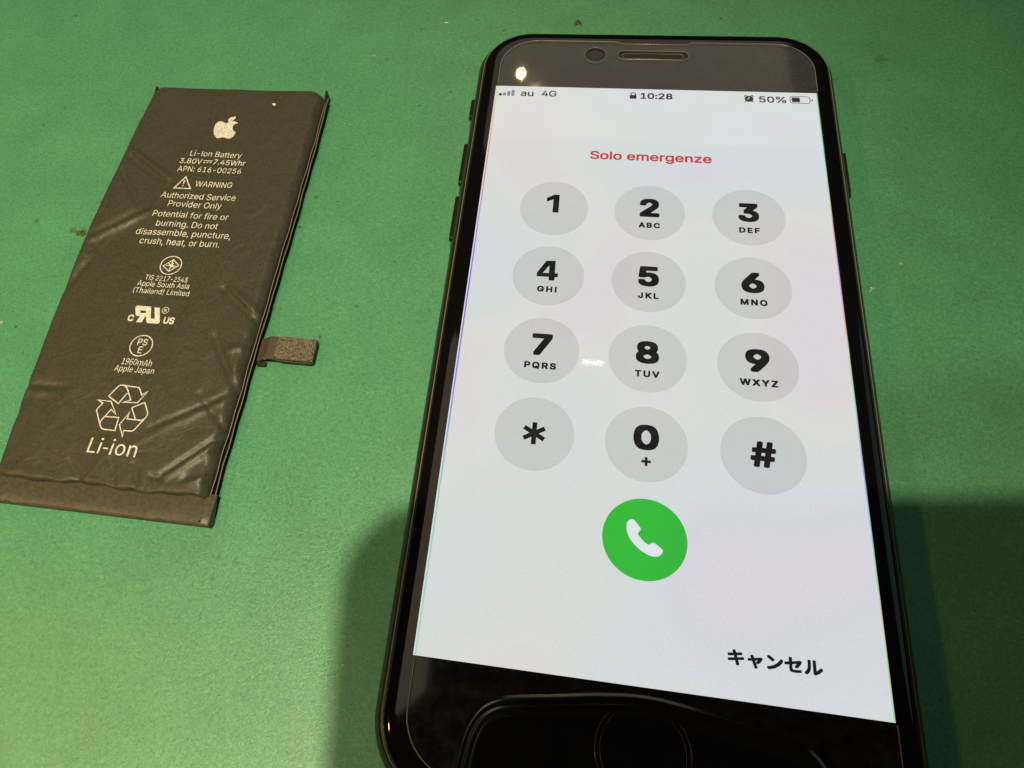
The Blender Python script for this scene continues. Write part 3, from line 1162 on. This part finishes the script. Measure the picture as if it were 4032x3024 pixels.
# certification mark: circle with a diamond
cm = (-84.42, 8.50)
dia = [c2(*p) for p in ((1014, 231), (1079, 191), (1111, 228), (1049, 265))]
strokes('certification_mark', [(circle(cm[0], cm[1], 2.0, 48), True), (dia, True), ([dia[1], dia[3]], False),
                               ([c2(1036, 229), c2(1092, 232)], False), ([c2(1048, 216), c2(1068, 229), c2(1056, 246)], False),
                               ([c2(1082, 212), c2(1066, 230), c2(1084, 244)], False)], 0.19, ZT, M['print'], battery, hb)


def c7(x, y):
    p = at(300 + x * 500 / 2074, 1150 + y * 500 / 2074, ZB)
    return (p.x, p.y)


ru = [(1005, 222), (1225, 238), (1219, 432), (1283, 437), (1280, 250), (1366, 257), (1371, 478), (1365, 498), (1345, 514), (1318, 517), (1165, 505), (1148, 497), (1143, 480), (1143, 405), (1126, 400),
      (1066, 493), (970, 489), (1042, 392), (990, 386), (975, 378), (969, 360), (968, 262), (974, 240), (988, 226)]
fill('component_mark', [[c7(*p) for p in ru], [c7(*p) for p in ((1052, 300), (1140, 304), (1140, 343), (1048, 339))]], ZT, M['print'], battery, hb)
ca, cb = c7(826, 470), c7(910, 470)
text('printed_text', 'C', c7(835, 470)[0] - 0.1, c7(915, 475)[0] + 0.05, c7(860, 472)[1], 1.35, ZT, M['print'], battery, 0.03, hfun=hb)
text('printed_text', 'US', c7(1410, 520)[0], c7(1588, 525)[0], c7(1500, 522)[1], 1.35, ZT, M['print'], battery, 0.03, hfun=hb)
rc = c7(1461, 301)
strokes('registered_mark', [(circle(rc[0], rc[1], 0.62, 26), True)], 0.11, ZT, M['print'], battery, hb)
text('printed_text', 'R', rc[0] - 0.24, rc[0] + 0.26, rc[1] - 0.30, 0.60, ZT, M['print'], battery, 0.01, hfun=hb)
strokes('safety_mark', [(circle(-84.47, -8.36, 2.02, 52), True)], 0.19, ZT, M['print'], battery, hb)
text('printed_text', 'PS', c7(988, 860)[0], c7(1150, 868)[0], c7(1070, 866)[1], 1.25, ZT, M['print'], battery, 0.006, hfun=hb)
text('printed_text', 'E', c7(990, 995)[0], c7(1060, 998)[0], c7(1030, 996)[1], 1.30, ZT, M['print'], battery, 0.006, hfun=hb)


def c8(x, y):
    p = at(350 + x * 500 / 2074, 1450 + y * 500 / 2074, ZB)
    return (p.x, p.y)


rec = [
    [(320, 455), (470, 310), (495, 289), (520, 278), (550, 277), (815, 318), (832, 332), (868, 442), (965, 390), (800, 566), (555, 558), (687, 521), (640, 365), (622, 320), (600, 294), (572, 282)],
    [(320, 455), (480, 576), (632, 405)],
    [(190, 858), (362, 670), (442, 755), (360, 540), (145, 515), (228, 566), (135, 660), (124, 690), (180, 925), (195, 965), (228, 994), (425, 1018), (487, 803), (262, 785)],
    [(180, 905), (182, 875), (192, 856)],
    [(705, 650), (918, 564), (962, 715), (963, 755), (942, 798), (740, 1008), (705, 1030), (568, 1018), (550, 1120), (500, 920), (670, 720), (625, 828), (855, 854), (885, 846), (905, 832)],
    [(705, 650), (765, 838)],
]
strokes('recycling_symbol', [([c8(*p) for p in pl], False) for pl in rec], 0.20, ZT, M['print'], battery, hb)
# scuffs on the wrap
for pts in ([(1690, 645), (1700, 640), (1716, 643), (1714, 655), (1702, 657)],):
    fill('white_speck', [[c1(*p) for p in pts]], ZT, M['lint'], battery, hb)

# connector tab
conn = empty('connector', None)
conn.parent = battery
V, Fc = [], []
fx = [(-65.6, 0.55), (-64.0, 0.62), (-63.2, 1.2), (-62.6, 1.72), (-61.6, 1.80), (-60.6, 1.55), (-59.6, 1.2), (-57.0, 1.05), (-54.6, 1.05)]
for x, z in fx:
    for y in (-8.15, -3.75):
        V.append((x, y, z))
    for y in (-3.75, -8.15):
        V.append((x, y, z - 0.22))
for i in range(len(fx) - 1):
    for k in range(4):
        a, b = i * 4 + k, i * 4 + (k + 1) % 4
        Fc.append((a, b, b + 4, a + 4))
n4 = (len(fx) - 1) * 4
Fc += [(0, 3, 2, 1), (n4, n4 + 1, n4 + 2, n4 + 3)]
mesh('flex_strip', V, Fc, M['flex'], conn)
# plug block under the foam
pk = rrect(-60.2, -8.05, -54.2, -3.7, 0.5, 4)
loft('plug', [[(x, y, 0.01) for x, y in pk], [(x, y, 0.86) for x, y in pk]], M['wall'], conn, True, True, False)
# fuzzy foam pad
V, Fc = [], []
gx, gy = 56, 40
for j in range(gy + 1):
    for i in range(gx + 1):
        u, v = i / gx, j / gy
        x = -61.0 + 6.75 * u + random.uniform(-0.05, 0.05)
        y = -8.0 + 4.35 * v + random.uniform(-0.05, 0.05)
        ed = min(u, 1 - u) * 6.75
        ed2 = min(v, 1 - v) * 4.35
        z = 1.86 - 0.16 * u + 0.10 * random.random() - 0.12 * max(0, 1 - ed / 0.25) - 0.12 * max(0, 1 - ed2 / 0.25)
        V.append((x, y, z))
for j in range(gy):
    for i in range(gx):
        a = j * (gx + 1) + i
        Fc.append((a, a + 1, a + gx + 2, a + gx + 1))
edge = [i for i in range(gx + 1)] + [(j + 1) * (gx + 1) - 1 for j in range(1, gy + 1)] + [gy * (gx + 1) + i for i in range(gx - 1, -1, -1)] + [j * (gx + 1) for j in range(gy - 1, 0, -1)]
b0 = len(V)
for e in edge:
    x, y, z = V[e]
    V.append((x, y, 1.0))
for i in range(len(edge)):
    j = (i + 1) % len(edge)
    Fc.append((edge[i], edge[j], b0 + j, b0 + i))
foam = mesh('foam_pad', V, Fc, M['foam'], conn)
V, Fc = [], []
for k in range(1100):
    x, y = random.uniform(-61.0, -54.3), random.uniform(-8.0, -3.7)
    a = random.gauss(2.5, 0.7)
    l = random.uniform(0.10, 0.28)
    z = 1.90 - 0.16 * ((x + 61.0) / 6.75)
    dx, dy = math.cos(a) * l, math.sin(a) * l
    b = len(V)
    V += [(x, y, z), (x + dx, y + dy, z + random.uniform(0.0, 0.12)), (x + dx * 0.5 + 0.03, y + dy * 0.5 + 0.03, z + 0.05)]
    Fc.append((b, b + 1, b + 2))
fz = mesh('foam_fibre', V, Fc, M['fibre'], conn)
fz['kind'] = 'stuff'
ck = rrect(-62.75, -8.35, -62.45, -8.05, 0.1, 2)
loft('copper_contact', [[(x, y, 1.5) for x, y in ck], [(x, y, 1.85) for x, y in ck]], M['copper'], conn, True, True, False)
ck = rrect(-64.2, -9.0, -62.6, -8.3, 0.1, 2)
loft('solder_tab', [[(x, y, 0.02) for x, y in ck], [(x, y, 0.7) for x, y in ck]], M['wall'], conn, True, True, False)

# ------------------------------------------------------------------ the photographer's phone, above and behind the lens
held = empty('handheld_phone', (0, 0, 0), 'dark smartphone held level over the bench to take the picture', 'smartphone')


def hp3(a, b, c):
    """a mm to the right of the lens, b mm above it, c mm behind it."""
    return CAM + R_RIGHT * a - R_DOWN * b - R_FWD * c


rings = []
for ins, c in ((1.2, 6.0), (0.2, 6.8), (0.0, 9.0), (0.2, 13.2), (1.2, 14.0)):
    rings.append([tuple(hp3(x, y, c)) for x, y in rrect(-20 + ins, -58 + ins, 130 - ins, 17 - ins, 12 - ins, 8)])
loft('case', rings, M['slab'], held)
for (a, b) in ((0, 0), (18, -8), (0, -18)):
    rr = 6.5
    rings = [[tuple(hp3(a + x, b + y, c)) for x, y in circle(0, 0, q, 28)] for q, c in ((rr, 6.2), (rr, 4.2), (rr - 0.6, 3.8), (rr - 2.2, 3.9))]
    loft('lens_ring', rings, M['frame'], held)

# ------------------------------------------------------------------ lint and crumbs on the mat
def fibre(name, pts_px, w, mat, label, cat):
    pts = []
    for u, v in catmull(pts_px, 4, False):
        p = at(u, v, 0.05)
        pts.append((p.x, p.y))
    V, F = ribbon(pts, w)
    n = len(V)
    VV = [(p.x, p.y, 0.02) for p in V] + [(p.x, p.y, 0.02 + w) for p in V]
    h = len(pts)
    FF = []
    for i in range(h - 1):
        FF += [(i, i + 1, h + i + 1, h + i), (n + i, n + h + i, n + h + i + 1, n + i + 1), (i, n + i, n + i + 1, i + 1), (h + i, h + i + 1, n + h + i + 1, n + h + i)]
    FF += [(0, h, n + h, n), (h - 1, n + h - 1, n + 2 * h - 1, 2 * h - 1)]
    o = mesh(name, VV, FF, mat)
    o['label'] = label
    o['category'] = cat
    return o


fibre('lint', [(3423, 1150), (3430, 1140), (3428, 1132), (3437, 1136), (3442, 1134)], 0.09, M['lint'], 'pale curled lint fibre lying beside the long right edge of the phone', 'lint')
fibre('lint', [(1750, 92), (1757, 90), (1765, 93)], 0.22, M['lint'], 'small white lint speck on the mat above the phone and battery', 'lint')
fibre('lint', [(1346, 2620), (1349, 2616), (1352, 2621)], 0.12, M['lint'], 'tiny white lint speck on the open mat below the connector', 'lint')


def crumb(pts_px, size, label):
    V, F = [], []
    for (u, v, s) in pts_px:
        p = at(u, v, 0)
        b = len(V)
        r = size * s
        for k in range(6):
            a = k * math.pi / 3
            q = r * random.uniform(0.7, 1.2)
            V.append((p.x + q * math.cos(a), p.y + q * math.sin(a), 0.01))
        V.append((p.x, p.y, r * 0.8))
        for k in range(6):
            F.append((b + k, b + (k + 1) % 6, b + 6))
        F.append(tuple(range(b, b + 6))[::-1])
    o = mesh('crumb', V, F, M['crumb'])
    o['label'] = label
    o['category'] = 'crumb'
    return o


crumb([(2276, 82, 1.0), (2283, 90, 1.3), (2270, 96, 0.9), (2288, 100, 0.7), (2264, 102, 0.6)], 0.33, 'dark crumbs on the mat above the top edge of the phone')
crumb([(322, 912, 1.2), (335, 920, 0.9), (306, 925, 0.8), (298, 902, 0.6), (325, 930, 0.5)], 0.30, 'dark crumbs in the stain against the long left edge of the battery')
